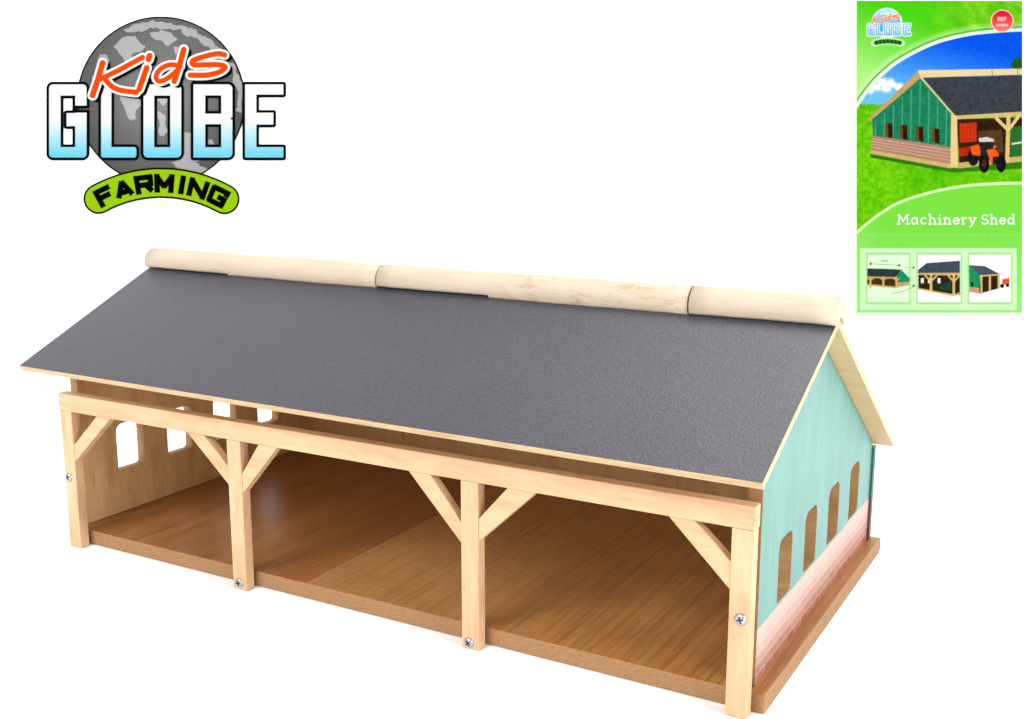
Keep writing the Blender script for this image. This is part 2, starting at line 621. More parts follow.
# profile in (distance along hz, height): flat, fillet, leaning board
ang = math.pi / 2 - lean
tl = rad * math.tan(ang / 2)
for i in range(17):
    a = ang * i / 16
    prof.append((-tl + rad * math.sin(a), rad * (1 - math.cos(a))))
prof.append((0.75 * math.sin(lean), 0.75 * math.cos(lean)))
fb = bmesh.new()
W = 1.5
c0 = foot.copy()
c0.z = Z0
rows = []
for d, h in prof:
    q = c0 + hz * d + Vector((0, 0, h))
    rows.append((fb.verts.new(q - right * W), fb.verts.new(q + right * W)))
for a, b in zip(rows, rows[1:]):
    f = fb.faces.new((a[0], a[1], b[1], b[0]))
    f.smooth = True
o = part('backdrop', fb, M_white)
o['kind'] = 'structure'
fb = bmesh.new()
a0 = c0 - hz * tl
b0 = c0 - hz * 2.6
fb.faces.new([fb.verts.new(q) for q in (a0 - right * W, a0 + right * W, b0 + right * W, b0 - right * W)])
o = part('floor', fb, M_white)
o['kind'] = 'structure'

# ------------------------------------------------------------------ printed matter (drawn here, cell by cell, as coloured mesh)
E_PRINT = 2.05


def lin(c):
    c = np.asarray(c, float)
    return np.where(c <= 0.04045, c / 12.92, ((c + 0.055) / 1.055) ** 2.4)


class Canvas:
    """a sheet in millimetre-like units (u right, v down); rgb in 0..255 display values"""

    def __init__(self, u0, v0, u1, v1, res):
        self.res = res
        self.u = np.arange(u0, u1 + 1e-6, 1 / res)
        self.v = np.arange(v0, v1 + 1e-6, 1 / res)
        self.U, self.V = np.meshgrid(self.u, self.v)
        self.rgb = np.zeros(self.U.shape + (3,)) + 255
        self.a = np.zeros(self.U.shape)

    def cov(self, d):
        return np.clip(0.5 - d * self.res, 0, 1)

    def win(self, pts, m):
        p = np.asarray(pts, float)
        i0, i1 = np.searchsorted(self.u, [p[:, 0].min() - m, p[:, 0].max() + m])
        j0, j1 = np.searchsorted(self.v, [p[:, 1].min() - m, p[:, 1].max() + m])
        return slice(j0, j1), slice(i0, i1)

    def put(self, w, cov, col, mask=True):
        col = np.asarray(col, float)
        if col.ndim == 3 and col.shape[:2] == self.U.shape:
            col = col[w]
        c = cov[..., None]
        self.rgb[w] = self.rgb[w] * (1 - c) + col * c
        if mask:
            self.a[w] = np.maximum(self.a[w], cov)

    def seg_d(self, w, pts, closed=False):
        U, V = self.U[w], self.V[w]
        d = np.full(U.shape, 1e9)
        p = list(pts) + ([pts[0]] if closed else [])
        for (x0, y0), (x1, y1) in zip(p, p[1:]):
            dx, dy = x1 - x0, y1 - y0
            q = dx * dx + dy * dy + 1e-12
            t = np.clip(((U - x0) * dx + (V - y0) * dy) / q, 0, 1)
            d = np.minimum(d, np.hypot(U - x0 - t * dx, V - y0 - t * dy))
        return d

    def poly_d(self, w, pts):
        U, V = self.U[w], self.V[w]
        ins = np.zeros(U.shape, bool)
        n = len(pts)
        for i in range(n):
            (x0, y0), (x1, y1) = pts[i], pts[(i + 1) % n]
            if y0 == y1:
                continue
            c = ((y0 > V) != (y1 > V)) & (U < (x1 - x0) * (V - y0) / (y1 - y0) + x0)
            ins ^= c
        d = self.seg_d(w, pts, True)
        return np.where(ins, -d, d)

    def poly(self, pts, col, grow=0.0, mask=True):
        w = self.win(pts, grow + 2)
        self.put(w, self.cov(self.poly_d(w, pts) - grow), col, mask)

    def line(self, pts, width, col, mask=True):
        w = self.win(pts, width + 2)
        self.put(w, self.cov(self.seg_d(w, pts) - width / 2), col, mask)

    def disc(self, x, y, r, col, mask=True, ry=None):
        w = self.win([(x - r, y - (ry or r)), (x + r, y + (ry or r))], 2)
        k = (ry or r) / r
        d = np.hypot(self.U[w] - x, (self.V[w] - y) / k) - r
        self.put(w, self.cov(d), col, mask)

    def noise(self, scale, octaves=3):
        out = np.zeros(self.U.shape)
        amp = 1.0
        for o in range(octaves):
            g = RNG.random((int(np.ptp(self.v) / scale) + 3, int(np.ptp(self.u) / scale) + 3))
            y = (self.V - self.v[0]) / scale
            x = (self.U - self.u[0]) / scale
            j, i = y.astype(int), x.astype(int)
            fy, fx = y - j, x - i
            out += amp * ((g[j, i] * (1 - fx) + g[j, i + 1] * fx) * (1 - fy) + (g[j + 1, i] * (1 - fx) + g[j + 1, i + 1] * fx) * fy)
            amp *= 0.6
            scale *= 0.5
        return (out - out.min()) / np.ptp(out)


def M_ink(name, rough=0.6):
    t = NT(name, rough, 0.0)
    at = t.n('ShaderNodeAttribute', attribute_name='ink')
    f = t.noise(t.coords(), 300, 2, 0.5)
    return t.base(t.mix(0.04, at.outputs['Color'], t.mix(1.0, at.outputs['Color'], t.ramp(f, [(0.2, 0.7), (0.8, 1.0)]), 'MULTIPLY')))


INK = M_ink('printed_ink')
PX = DB / FPX * 0.9986


def sheet_point(u, v, h):
    return BC + right * ((u - 512.0) * PX) + up * ((359.5 - v) * PX) - fwd * h


def ink_mesh(name, cv, h, parent, thr=0.5):
    """turns the inked cells of a canvas into one coloured mesh lying h above the backdrop"""
    pw = Vector(parent.location)
    ny, nx = cv.U.shape
    on = cv.a > thr if thr is not None else np.ones(cv.a.shape, bool)
    cell = on[:-1, :-1] & on[1:, :-1] & on[:-1, 1:] & on[1:, 1:]
    idx = np.arange(ny * nx).reshape(ny, nx)
    q = np.stack([idx[1:, :-1][cell], idx[1:, 1:][cell], idx[:-1, 1:][cell], idx[:-1, :-1][cell]], 1)
    used, inv = np.unique(q.ravel(), return_inverse=True)
    U, V = cv.U.ravel()[used], cv.V.ravel()[used]
    o3 = np.array(sheet_point(512.0, 359.5, h) - pw)
    P = o3 + np.outer((U - 512.0) * PX, np.array(right)) + np.outer((359.5 - V) * PX, np.array(up))
    me = bpy.data.meshes.new(name)
    nf = len(q)
    me.vertices.add(len(used))
    me.vertices.foreach_set('co', P.astype(np.float32).ravel())
    me.loops.add(nf * 4)
    me.loops.foreach_set('vertex_index', inv.astype(np.int32).ravel())
    me.polygons.add(nf)
    me.polygons.foreach_set('loop_start', np.arange(0, nf * 4, 4, dtype=np.int32))
    me.update(calc_edges=True)
    ca = me.color_attributes.new('ink', 'FLOAT_COLOR', 'POINT')
    col = np.ones((len(used), 4), np.float32)
    col[:, :3] = np.minimum(lin(cv.rgb.reshape(-1, 3)[used] / 255.0) / E_PRINT, 0.9)
    ca.data.foreach_set('color', col.ravel())
    me.materials.append(INK)
    ob = bpy.data.objects.new(name, me)
    C.objects.link(ob)
    ob.parent = parent
    return ob


def arc(cx, cy, rx, ry, a0, a1, n=12):
    return [(cx + rx * math.cos(math.radians(a0 + (a1 - a0) * i / n)), cy + ry * math.sin(math.radians(a0 + (a1 - a0) * i / n))) for i in range(n + 1)]


def smooth(pts, n=6):
    """Catmull-Rom through the points"""
    p = [pts[0]] + list(pts) + [pts[-1]]
    out = []
    for i in range(1, len(p) - 2):
        a, b, c, d = map(np.array, (p[i - 1], p[i], p[i + 1], p[i + 2]))
        for k in range(n):
            t = k / n
            out.append(tuple(0.5 * (2 * b + (c - a) * t + (2 * a - 5 * b + 4 * c - d) * t * t + (3 * b - a - 3 * c + d) * t ** 3)))
    out.append(tuple(p[-2]))
    return out


# ---- logo
logo = empty('logo_sign', 'grey globe logo with orange and blue-white lettering and green banner on white backdrop', 'logo', sheet_point(165, 215, 0.0))
Zs = 3.2667


def Zp(*pts):
    return [(x / Zs, y / Zs) for x, y in pts]


cv = Canvas(72, 12, 250, 190, 3)
GX, GY, GR = 160.7, 100.5, 84.5
w = (slice(None), slice(None))
dg = np.hypot(cv.U - GX, cv.V - GY)
cv.put(w, cv.cov(dg - GR), (18, 18, 18))
ball = np.clip(150 - 62 * np.clip((dg / GR), 0, 1) ** 1.2 * 0.9 - 0.25 * (cv.V - GY) * 0.6 + 14 * np.clip((cv.V - 140) / 40, 0, 1), 70, 170)
ball3 = np.stack([ball, ball, ball], -1)
cv.put(w, cv.cov(dg - GR + 1.7), ball3)
nz = cv.noise(7, 3)
land = np.stack([np.clip(ball * 0.55 + 122, 0, 215)] * 3, -1)
nb = (nz - 0.5) * 7
inside = cv.cov(dg - GR + 1.7)
for pts in (
    Zp((360, 148), (385, 138), (405, 118), (440, 118), (452, 140), (470, 150), (452, 170), (430, 178), (438, 200), (410, 205), (395, 180)),
    Zp((400, 95), (440, 80), (500, 70), (560, 76), (600, 92), (560, 96), (500, 92), (450, 104), (410, 108)),
    Zp((485, 105), (530, 96), (560, 112), (575, 128), (548, 150), (520, 130), (495, 128)),
    Zp((590, 90), (640, 100), (690, 132), (735, 170), (700, 165), (665, 150), (640, 128), (600, 110)),
    Zp((385, 300), (420, 312), (455, 320), (462, 345), (440, 365), (452, 390), (425, 395), (408, 360), (395, 330)),
    Zp((505, 275), (540, 285), (545, 330), (530, 345), (520, 320), (505, 300)),
    Zp((515, 365), (540, 372), (545, 430), (525, 440), (516, 405)),
    Zp((600, 430), (628, 425), (640, 470), (690, 455), (700, 470), (660, 500), (640, 530), (672, 545), (690, 560), (660, 575), (610, 565), (580, 548), (560, 530), (600, 520)),
    Zp((720, 180), (770, 220), (798, 290), (790, 370), (770, 360), (775, 300), (760, 240)),
    Zp((318, 188), (345, 176), (352, 196), (330, 214), (312, 212)),
    Zp((560, 152), (585, 150), (600, 168), (575, 172)),
    Zp((300, 250), (318, 240), (322, 262), (306, 274)),
):
    ww = cv.win(pts, 4)
    cv.put(ww, cv.cov(cv.poly_d(ww, pts) + nb[ww]) * inside[ww], land)
ink_mesh('globe', cv, 0.0010, logo)

# GLOBE block letters
cv = Canvas(44, 78, 290, 165, 3)


def union(*d):
    r = d[0]
    for q in d[1:]:
        r = np.minimum(r, q)
    return r


def boxd(x0, y0, x1, y1, r=0.0):
    cx, cy, hx, hy = (x0 + x1) / 2, (y0 + y1) / 2, (x1 - x0) / 2 - r, (y1 - y0) / 2 - r
    qx, qy = np.abs(cv.U - cx) - hx, np.abs(cv.V - cy) - hy
    return np.hypot(np.maximum(qx, 0), np.maximum(qy, 0)) + np.minimum(np.maximum(qx, qy), 0) - r


def sub(a, *b):
    for q in b:
        a = np.maximum(a, -q)
    return a


T, B_ = 84.3, 157.6
dG = sub(boxd(49, T, 86.6, B_, 4), boxd(60.6, 95.6, 75.2, 147), boxd(74, 105.6, 95, 112.6))
dG = union(dG, boxd(66.5, 113.0, 80, 126.2))
dL = union(boxd(101, T, 111.4, B_, 2.5), boxd(101, 147, 136.4, B_, 2.5))
dO = sub(boxd(143.4, T, 181.2, B_, 4.5), boxd(154.2, 95.6, 170.2, 147.2))
dB = sub(boxd(193.4, T, 232.4, B_, 4.5), boxd(205.2, 95.4, 221.2, 113.6), boxd(205.2, 124.2, 221.2, 147.2), boxd(231, 117.4, 236, 119.6))
dB = union(dB, boxd(193.4, T, 200, B_))
dE = union(boxd(245, T, 256.4, B_), boxd(245, T, 283.4, 94.6), boxd(245, 112.6, 273.4, 124.6), boxd(245, 147, 283.4, B_))
dall = union(dG, dL, dO, dB, dE)
cv.put(w, cv.cov(dall - 2.9), (6, 12, 14))
g = np.clip((cv.V - 118) / (B_ - 118), 0, 1)[..., None] ** 1.1
fillc = np.array([255, 255, 255]) * (1 - g) + np.array([112, 216, 250]) * g
cv.put(w, cv.cov(dall), fillc)
ink_mesh('block_lettering', cv, 0.0018, logo)

# Kids script
cv = Canvas(84, 40, 236, 104, 3.5)
ks = [
    (Zp((336, 206), (322, 256), (303, 312)), 5.4),
    (Zp((322, 262), (385, 232), (466, 188)), 4.6),
    (smooth(Zp((340, 254), (366, 283), (398, 296), (446, 302))), 4.8),
    (Zp((480, 222), (468, 256), (455, 292)), 5.2),
    (Zp((489, 183), (486, 194)), 5.6),
    (Zp((601, 162), (588, 210), (570, 266)), 5.2),
    (smooth(Zp((590, 216), (556, 212), (525, 226), (510, 250), (520, 266), (545, 258), (578, 232))), 4.4),
    (smooth(Zp((734, 180), (712, 176), (672, 184), (632, 198), (634, 212), (672, 212), (716, 212), (736, 220), (716, 236), (674, 246), (622, 246))), 4.8),
]
for pts, wd in ks:
    cv.line([(x + 3.6, y + 2.6) for x, y in pts], wd + 3.2, (10, 10, 10))
for pts, wd in ks:
    cv.line(pts, wd + 5.2, (255, 255, 255))
for pts, wd in ks:
    cv.line(pts, wd + 0.5, (248, 78, 10))
ink_mesh('script_lettering', cv, 0.0026, logo)

# FARMING banner
cv = Canvas(80, 164, 242, 218, 3.5)
AX, AY, AR = 161.2, 313.4, 130.6
band = [(AX + AR * math.sin(math.radians(a)), AY - AR * math.cos(math.radians(a))) for a in np.linspace(-28.6, 28.9, 40)]
cv.line(band, 30.8, (14, 16, 8))
cv.line(band, 26.8, (158, 208, 20))
FL = {  # bold extended capitals, box 1 x 1, y up
    'F': ([[(0, 0), (0, 1)], [(0, 1), (0.92, 1)], [(0, 0.5), (0.78, 0.5)]], 0.9),
    'A': ([[(0, 0), (0.5, 1), (1.0, 0)], [(0.22, 0.26), (0.78, 0.26)]], 1.0),
    'R': ([[(0, 0), (0, 1), (0.88, 1), (0.92, 0.94), (0.92, 0.52), (0.88, 0.46), (0, 0.46)], [(0.60, 0.42), (0.96, 0)]], 0.95),
    'M': ([[(0, 0), (0, 1), (0.5, 0.25), (1.0, 1), (1.0, 0)]], 1.15),
    'I': ([[(0, 0), (0, 1)]], 0.0),
    'N': ([[(0, 0), (0, 1), (0.95, 0), (0.95, 1)]], 1.0),
    'G': ([[(0.95, 0.86), (0.95, 1.0), (0.08, 1.0), (0.0, 0.92), (0.0, 0.08), (0.08, 0.0), (0.95, 0.0), (0.95, 0.46), (0.62, 0.46)]], 1.0),
}
for ch, xc in zip('FARMING', (340, 403, 471, 540, 595, 648, 714)):
    strokes, wf = FL[ch]
    xc = xc / Zs
    wl = {'F': 11.5, 'A': 14.6, 'R': 13.8, 'M': 16.6, 'I': 0, 'N': 15.6, 'G': 15.0}[ch]
    th0 = math.asin((xc - AX) / AR)
    hh, ww_ = 13.8, wl
    for st in strokes:
        pts = []
        for i, (x, y) in enumerate(st):
            lx = (x - wf / 2) * ww_ / max(wf, 0.9)
            r_ = AR + (y - 0.5) * hh - 0.4
            t_ = th0 + lx / AR
            pts.append((AX + r_ * math.sin(t_), AY - r_ * math.cos(t_)))
        for (xa, ya), (xb, yb) in zip(pts, pts[1:]):
            ln = math.hypot(xb - xa, yb - ya)
            dx, dy = (xb - xa) / ln, (yb - ya) / ln
            loc = abs(math.sin(2 * (math.atan2(dy, dx) - th0)))
            e = 2.5 if loc < 0.25 else 0.9
            nx, ny = -dy * 2.75, dx * 2.75
            xa, ya, xb, yb = xa - dx * e, ya - dy * e, xb + dx * e, yb + dy * e
            cv.poly([(xa + nx, ya + ny), (xb + nx, yb + ny), (xb - nx, yb - ny), (xa - nx, ya - ny)], (8, 10, 4))
ink_mesh('banner', cv, 0.0020, logo)

# ---- product card
card = empty('printed_card', 'tall green printed card showing a picture of a shed and tractor on grass', 'card', sheet_point(939, 313, 0.0))
cs = [sheet_point(u, v, h) for h in (0.0006, 0.0030) for u, v in ((856, 313.2), (1022, 313.2), (1022, 1.0), (856, 1.0))]
bm = bmesh.new()
vs = [bm.verts.new(q) for q in cs]
for q in ((0, 1, 2, 3), (4, 5, 6, 7), (0, 1, 5, 4), (1, 2, 6, 5), (2, 3, 7, 6), (3, 0, 4, 7)):
    bm.faces.new([vs[i] for i in q])
part('card_board', bm, M_card_edge, card)

cv = Canvas(856, 1, 1022, 313.2, 2.6)
U, V = cv.U, cv.V
n1, n2, n3 = cv.noise(9, 4), cv.noise(3.2, 3), cv.noise(30, 3)


def lerp(a, b, t):
    t = np.clip(t, 0, 1)[..., None]
    return np.asarray(a, float) * (1 - t) + np.asarray(b, float) * t


def Q(*pts):
    return [(844 + x / 4.494, y / 4.494) for x, y in pts]


def Q3(*pts):
    return [(844 + x / 4.494, 160 + y / 4.494) for x, y in pts]


def T1(*pts):
    return [(850 + x / 5.885, 60 + y / 5.885) for x, y in pts]


def T2(*pts):
    return [(850 + x / 5.885, 200 + y / 5.885) for x, y in pts]


full = (slice(None), slice(None))
one = np.ones(U.shape)
# upper panel: leaf green running to pale, grassy towards the right
bg = lerp((72, 208, 22), (176, 238, 130), (V - 6) / 75 + (880 - U) / 220)
gr = lerp((70, 176, 10), (150, 222, 40), n1 * 1.3 - 0.15)
bg = lerp(bg, gr, np.clip((U - 915) / 60, 0, 0.9))
cv.put(full, one, bg)
# swoosh and sky
edge = smooth(Q((30, 560), (55, 495), (100, 425), (165, 350), (255, 278), (400, 205), (550, 165), (700, 148), (810, 143)))
reg = edge + [(1040, 330), (840, 330)]
d = cv.poly_d(full, reg)
cv.put(full, np.clip(1 - np.abs(d - 4.5) / 7.5, 0, 1) * 0.6, (226, 250, 205))
cv.put(full, cv.cov(np.abs(d - 4.6) - 0.9) * 0.75, (70, 160, 50))
cv.put(full, cv.cov(np.abs(d - 1.6) - 1.5), (240, 255, 240))
sky = lerp((8, 84, 232), (110, 192, 252), (V - 36) / 66 + (930 - U) / 260)
cv.put(full, cv.cov(d), sky)
cl = [(x, y, r) for x, y, r in ((876, 87, 5), (882, 83, 6), (890, 84, 6), (898, 87, 5), (870, 91, 3.5), (886, 88, 6), (903, 89, 3))]
dc = union(*[np.hypot(U - x, (V - y) * 1.3) - r for x, y, r in cl]) + (n2 - 0.5) * 4
cv.put(full, np.clip(0.5 - dc / 4.0, 0, 1) * cv.cov(d), (250, 252, 255))
# far trees at the right edge
cv.put(full, cv.cov(np.hypot((U - 1018) * 0.8, V - 66) - 7 + (n2 - 0.5) * 8) * cv.cov(d), (30, 90, 20))
# meadow
mead = lerp((58, 170, 6), (150, 228, 20), n2 * 0.75 + n3 * 0.45 - 0.12)
hor = 104.5 + (n1 - 0.5) * 2.0
cv.put(full, cv.cov((hor - V)) * cv.cov(d), mead)
# shed picture
cv.poly(T1((118, 545), (590, 632), (640, 640), (900, 610), (1015, 600), (1015, 640), (600, 662), (118, 575)), (46, 120, 14))
cv.poly(T1((100, 352), (395, 72), (420, 100), (128, 360)), (196, 160, 96))
cv.poly(T1((128, 352), (410, 110), (598, 318), (588, 516), (133, 447)), (26, 128, 88))
for i in range(9):
    x = 150 + i * 52
    cv.line(T1((x, 90 + abs(x - 410) * 0.9 + 40), (x - 4, 452 + i * 7)), 1.3, (84, 172, 130), False)
cv.put(full, cv.cov(cv.poly_d(full, T1((128, 352), (410, 110), (598, 318), (588, 516), (133, 447)))) * 0.25, lerp((10, 90, 60), (60, 160, 120), n2))
cv.poly(T1((131, 447), (588, 514), (586, 612), (124, 530)), (178, 128, 108))
for k in range(1, 5):
    t_ = k / 5
    cv.line(T1((131 - 7 * t_, 447 + 83 * t_), (588, 514 + 98 * t_)), 0.7, (222, 186, 168), False)
cv.poly(T1((118, 530), (590, 612), (590, 640), (112, 552)), (206, 176, 116))
for a in (205, 292, 386, 480):
    cv.poly(T1((a, 372 + (a - 205) * 0.115), (a + 42, 374 + (a - 205) * 0.115), (a + 44, 462 + (a - 205) * 0.12), (a, 450 + (a - 205) * 0.12)), (110, 70, 34))
    cv.poly(T1((a + 16, 374 + (a - 205) * 0.115), (a + 42, 374 + (a - 205) * 0.115), (a + 44, 462 + (a - 205) * 0.12), (a + 18, 456 + (a - 205) * 0.12)), (44, 28, 14))
cv.poly(T1((625, 350), (1012, 340), (1012, 588), (640, 612)), (50, 30, 14))
cv.poly(T1((640, 375), (742, 368), (742, 482), (642, 488)), (206, 52, 20))
for k in range(4):
    cv.line(T1((662 + k * 22, 378), (662 + k * 22, 482)), 0.5, (150, 30, 12), False)
cv.poly(T1((750, 420), (890, 410), (900, 540), (760, 560)), (86, 58, 28))
cv.poly(T1((940, 400), (1012, 385), (1012, 570), (940, 580)), (40, 110, 40))
cv.line(T1((952, 495), (1012, 485)), 1.8, (220, 226, 216), False)
cv.poly(T1((636, 606), (1012, 566), (1012, 596), (636, 640)), (206, 172, 106))
roofp = T1((425, 104), (1012, 92), (1012, 308), (610, 330))
cv.poly(roofp, (56, 62, 68))
wr = cv.win(roofp, 1)
cv.put(wr, cv.cov(cv.poly_d(wr, roofp) + 0.4) * 0.6, lerp((44, 50, 56), (74, 80, 88), n2))
cv.line(T1((415, 104), (614, 334)), 2.0, (224, 196, 130), False)
cv.poly(T1((606, 330), (1012, 305), (1012, 328), (612, 352)), (214, 184, 116))
cv.poly(T1((395, 62), (1012, 52), (1012, 88), (412, 106)), (232, 212, 160))
cv.line(T1((832, 60), (836, 94)), 0.6, (130, 100, 60), False)
cv.line(T1((985, 54), (985, 92)), 0.6, (130, 100, 60), False)
cv.poly(T1((592, 320), (628, 330), (632, 634), (588, 636)), (232, 204, 138))
cv.line(T1((930, 325), (922, 596)), 4.2, (222, 192, 122), False)
cv.line(T1((858, 345), (924, 410)), 3.4, (226, 198, 130), False)
cv.line(T1((990, 332), (936, 404)), 3.4, (226, 198, 130), False)
# tractor and trailer
cv.poly(T1((634, 520), (700, 512), (704, 560), (640, 572)), (186, 40, 14))
cv.disc(*T1((722, 572))[0], 5.4, (24, 24, 26), ry=9)
cv.poly(T1((702, 510), (752, 498), (772, 540), (758, 566), (716, 560)), (236, 92, 26))
cv.poly(T1((756, 486), (836, 482), (856, 520), (846, 590), (774, 590)), (34, 36, 40))
cv.poly(T1((752, 462), (800, 454), (842, 466), (846, 482), (760, 484)), (206, 208, 204))
cv.poly(T1((800, 530), (848, 522), (872, 548), (876, 602), (826, 612)), (236, 92, 26))
cv.poly(T1((838, 572), (868, 570), (872, 612), (836, 618)), (40, 30, 26))
cv.disc(*T1((786, 612))[0], 5.2, (20, 20, 22), ry=9)
cv.disc(*T1((886, 612))[0], 5.0, (20, 20, 22), ry=8.5)
cv.disc(*T1((786, 612))[0], 2.2, (90, 34, 18), ry=4)
cv.disc(*T1((848, 512))[0], 1.4, (230, 110, 50))
# lower panel
edge = smooth(Q3((20, 360), (55, 330), (100, 290), (160, 245), (250, 192), (400, 145), (550, 118), (700, 108), (820, 106)))
d2 = cv.poly_d(full, edge + [(1040, 330), (836, 330)])
cv.put(full, cv.cov(np.abs(d2 - 0.2) - 1.6), (222, 252, 190))
pan = lerp((122, 222, 66), (150, 232, 124), (V - 225) / 80)
pan = lerp(pan, (176, 238, 150), (880 - U) / 90)
cv.put(full, cv.cov(d2 + 1.0), pan)
# title: rounded slab letters drawn with strokes
GL = {
    'M': ([[(0.12, 0), (0.2, 1)], [(0.2, 1), (0.52, 0.3)], [(0.52, 0.3), (0.86, 1)], [(0.86, 1), (0.94, 0)], [(0, 0), (0.26, 0)], [(0.8, 0), (1.06, 0)], [(0.06, 1), (0.2, 1)], [(0.86, 1), (1.0, 1)]], 1.06),
    'a': ([arc(0.24, 0.34, 0.24, 0.33, 20, 340), [(0.48, 0.66), (0.48, 0.1), (0.58, 0)]], 0.6),
    'c': ([arc(0.27, 0.34, 0.26, 0.33, 50, 310)], 0.5),
    'h': ([[(0.1, 0), (0.1, 1.05)], [(0, 1.05), (0.1, 1.05)], [(0, 0), (0.2, 0)], arc(0.31, 0.4, 0.2, 0.27, 170, 0) + [(0.51, 0)], [(0.42, 0), (0.62, 0)]], 0.62),
    'i': ([[(0.12, 0), (0.12, 0.66)], [(0.02, 0.66), (0.12, 0.66)], [(0, 0), (0.26, 0)], [(0.12, 0.98), (0.12, 1.0)]], 0.26),
    'n': ([[(0.1, 0), (0.1, 0.66)], [(0, 0.66), (0.1, 0.66)], [(0, 0), (0.2, 0)], arc(0.31, 0.4, 0.2, 0.27, 170, 0) + [(0.51, 0)], [(0.42, 0), (0.62, 0)]], 0.62),
    'e': ([[(0.03, 0.36), (0.5, 0.36)] + arc(0.27, 0.36, 0.24, 0.31, 0, 180) + arc(0.28, 0.34, 0.26, 0.34, 180, 315)], 0.54),
    'r': ([[(0.1, 0), (0.1, 0.66)], [(0, 0.66), (0.1, 0.66)], [(0, 0), (0.24, 0)], arc(0.3, 0.44, 0.2, 0.22, 170, 60)], 0.42),
    'y': ([[(0.08, 0.66), (0.3, 0.06)], [(0.54, 0.66), (0.26, -0.18), (0.1, -0.3)], [(0, 0.66), (0.18, 0.66)], [(0.44, 0.66), (0.62, 0.66)]], 0.6),
    'S': ([arc(0.3, 0.75, 0.25, 0.25, 35, 250) + arc(0.3, 0.25, 0.27, 0.26, 75, -150)], 0.58),
    'd': ([arc(0.26, 0.34, 0.25, 0.33, 30, 330), [(0.5, 1.05), (0.5, 0.1), (0.58, 0)], [(0.4, 1.05), (0.5, 1.05)]], 0.6),
}


def word(txt, u0, u1, vb, cap, width, col):
    gap = 0.21
    tot = sum(GL[c][1] for c in txt) + gap * (len(txt) - 1)
    k = (u1 - u0) / tot
    x = 0
    for c in txt:
        for st in GL[c][0]:
            cv.line([(u0 + (x + a) * k, vb - b * cap) for a, b in st], width, col, False)
        x += GL[c][1] + gap


for dx, col in ((0.5, (92, 186, 48)), (0.0, (255, 255, 255))):
    word('Machinery', 896.8 + dx, 975.4 + dx, 224.2 + dx, 9.0, 1.55, col)
    word('Shed', 981.2 + dx, 1014.2 + dx, 224.2 + dx, 9.0, 1.55, col)
# one line of print too small to read
u = 865.5
while u < 1014:
    wd = RNG.uniform(0.6, 1.8)
    hgt = RNG.uniform(0.7, 1.4)
    cv.line([(u, 235.4 - hgt / 2), (u + wd * 0.6, 235.4 + hgt / 2)], 0.55, (176, 226, 158), False)
    u += wd + RNG.choice([0.3, 0.5, 1.4])
# three small pictures in a pale frame
fr = T2((58, 284), (978, 284), (978, 648), (58, 648))
cv.poly(fr, (206, 248, 190))
for a, b, inner in ((92, 354, (222, 250, 212)), (388, 656, (253, 255, 253)), (690, 952, (253, 255, 253))):
    cv.poly(T2((a, 310), (b, 310), (b, 614), (a, 614)), (160, 226, 140))
    cv.poly(T2((a + 9, 322), (b - 8, 322), (b - 8, 602), (a + 9, 602)), inner)
# picture one: whole shed with measuring arrows
cv.poly(T2((100, 404), (268, 408), (290, 430), (345, 470), (345, 500), (270, 515), (100, 498)), (64, 50, 24))
cv.poly(T2((100, 404), (300, 410), (262, 456), (100, 452)), (44, 56, 58))
cv.poly(T2((300, 412), (350, 462), (345, 490), (276, 494), (268, 452)), (26, 140, 92))
cv.poly(T2((272, 486), (346, 482), (346, 500), (272, 516)), (196, 160, 116))
cv.poly(T2((100, 450), (268, 454), (268, 464), (100, 460)), (206, 168, 96))
cv.poly(T2((100, 494), (270, 510), (270, 520), (100, 504)), (206, 168, 96))
for x in (118, 194, 270):
    cv.line(T2((x, 456), (x, 512)), 2.0, (214, 180, 110), False)
    cv.line(T2((x - 22, 458), (x, 476), (x + 22, 460)), 1.0, (206, 168, 96), False)
cv.line(T2((118, 376), (290, 385)), 0.5, (120, 150, 120), False)
for x, y in ((119, 376), (287, 385), (372, 505), (372, 398)):
    cv.disc(*T2((x, y))[0], 1.1, (60, 80, 66), False)
cv.line(T2((184, 358), (222, 360)), 0.9, (120, 150, 120), False)
cv.line(T2((318, 398), (376, 400)), 0.6, (150, 180, 150), False)
cv.line(T2((330, 412), (366, 470)), 0.4, (150, 180, 150), False)
cv.line(T2((240, 552), (300, 540), (372, 512)), 0.6, (150, 180, 150), False)
# picture two: open bays close up
cv.poly(T2((400, 420), (644, 440), (644, 560), (400, 524)), (46, 36, 18))
cv.poly(T2((398, 412), (448, 372), (644, 358), (644, 430), (398, 434)), (60, 74, 92))
cv.poly(T2((398, 430), (644, 428), (644, 446), (398, 442)), (210, 176, 106))
for x in (414, 456, 512):
    cv.poly(T2((x, 460), (x + 18, 460), (x + 18, 490), (x, 490)), (244, 246, 240), mask=False)
cv.poly(T2((520, 500), (590, 480), (600, 530), (530, 534)), (20, 70, 50))
cv.line(T2((398, 522), (610, 562), (644, 548)), 1.7, (210, 176, 106), False)
for x, y in ((474, 535), (608, 560)):
    cv.line(T2((x, 440), (x, y)), 2.6, (218, 184, 116), False)
    cv.line(T2((x - 34, 446), (x, 480), (x + 34, 446)), 1.8, (218, 184, 116), False)
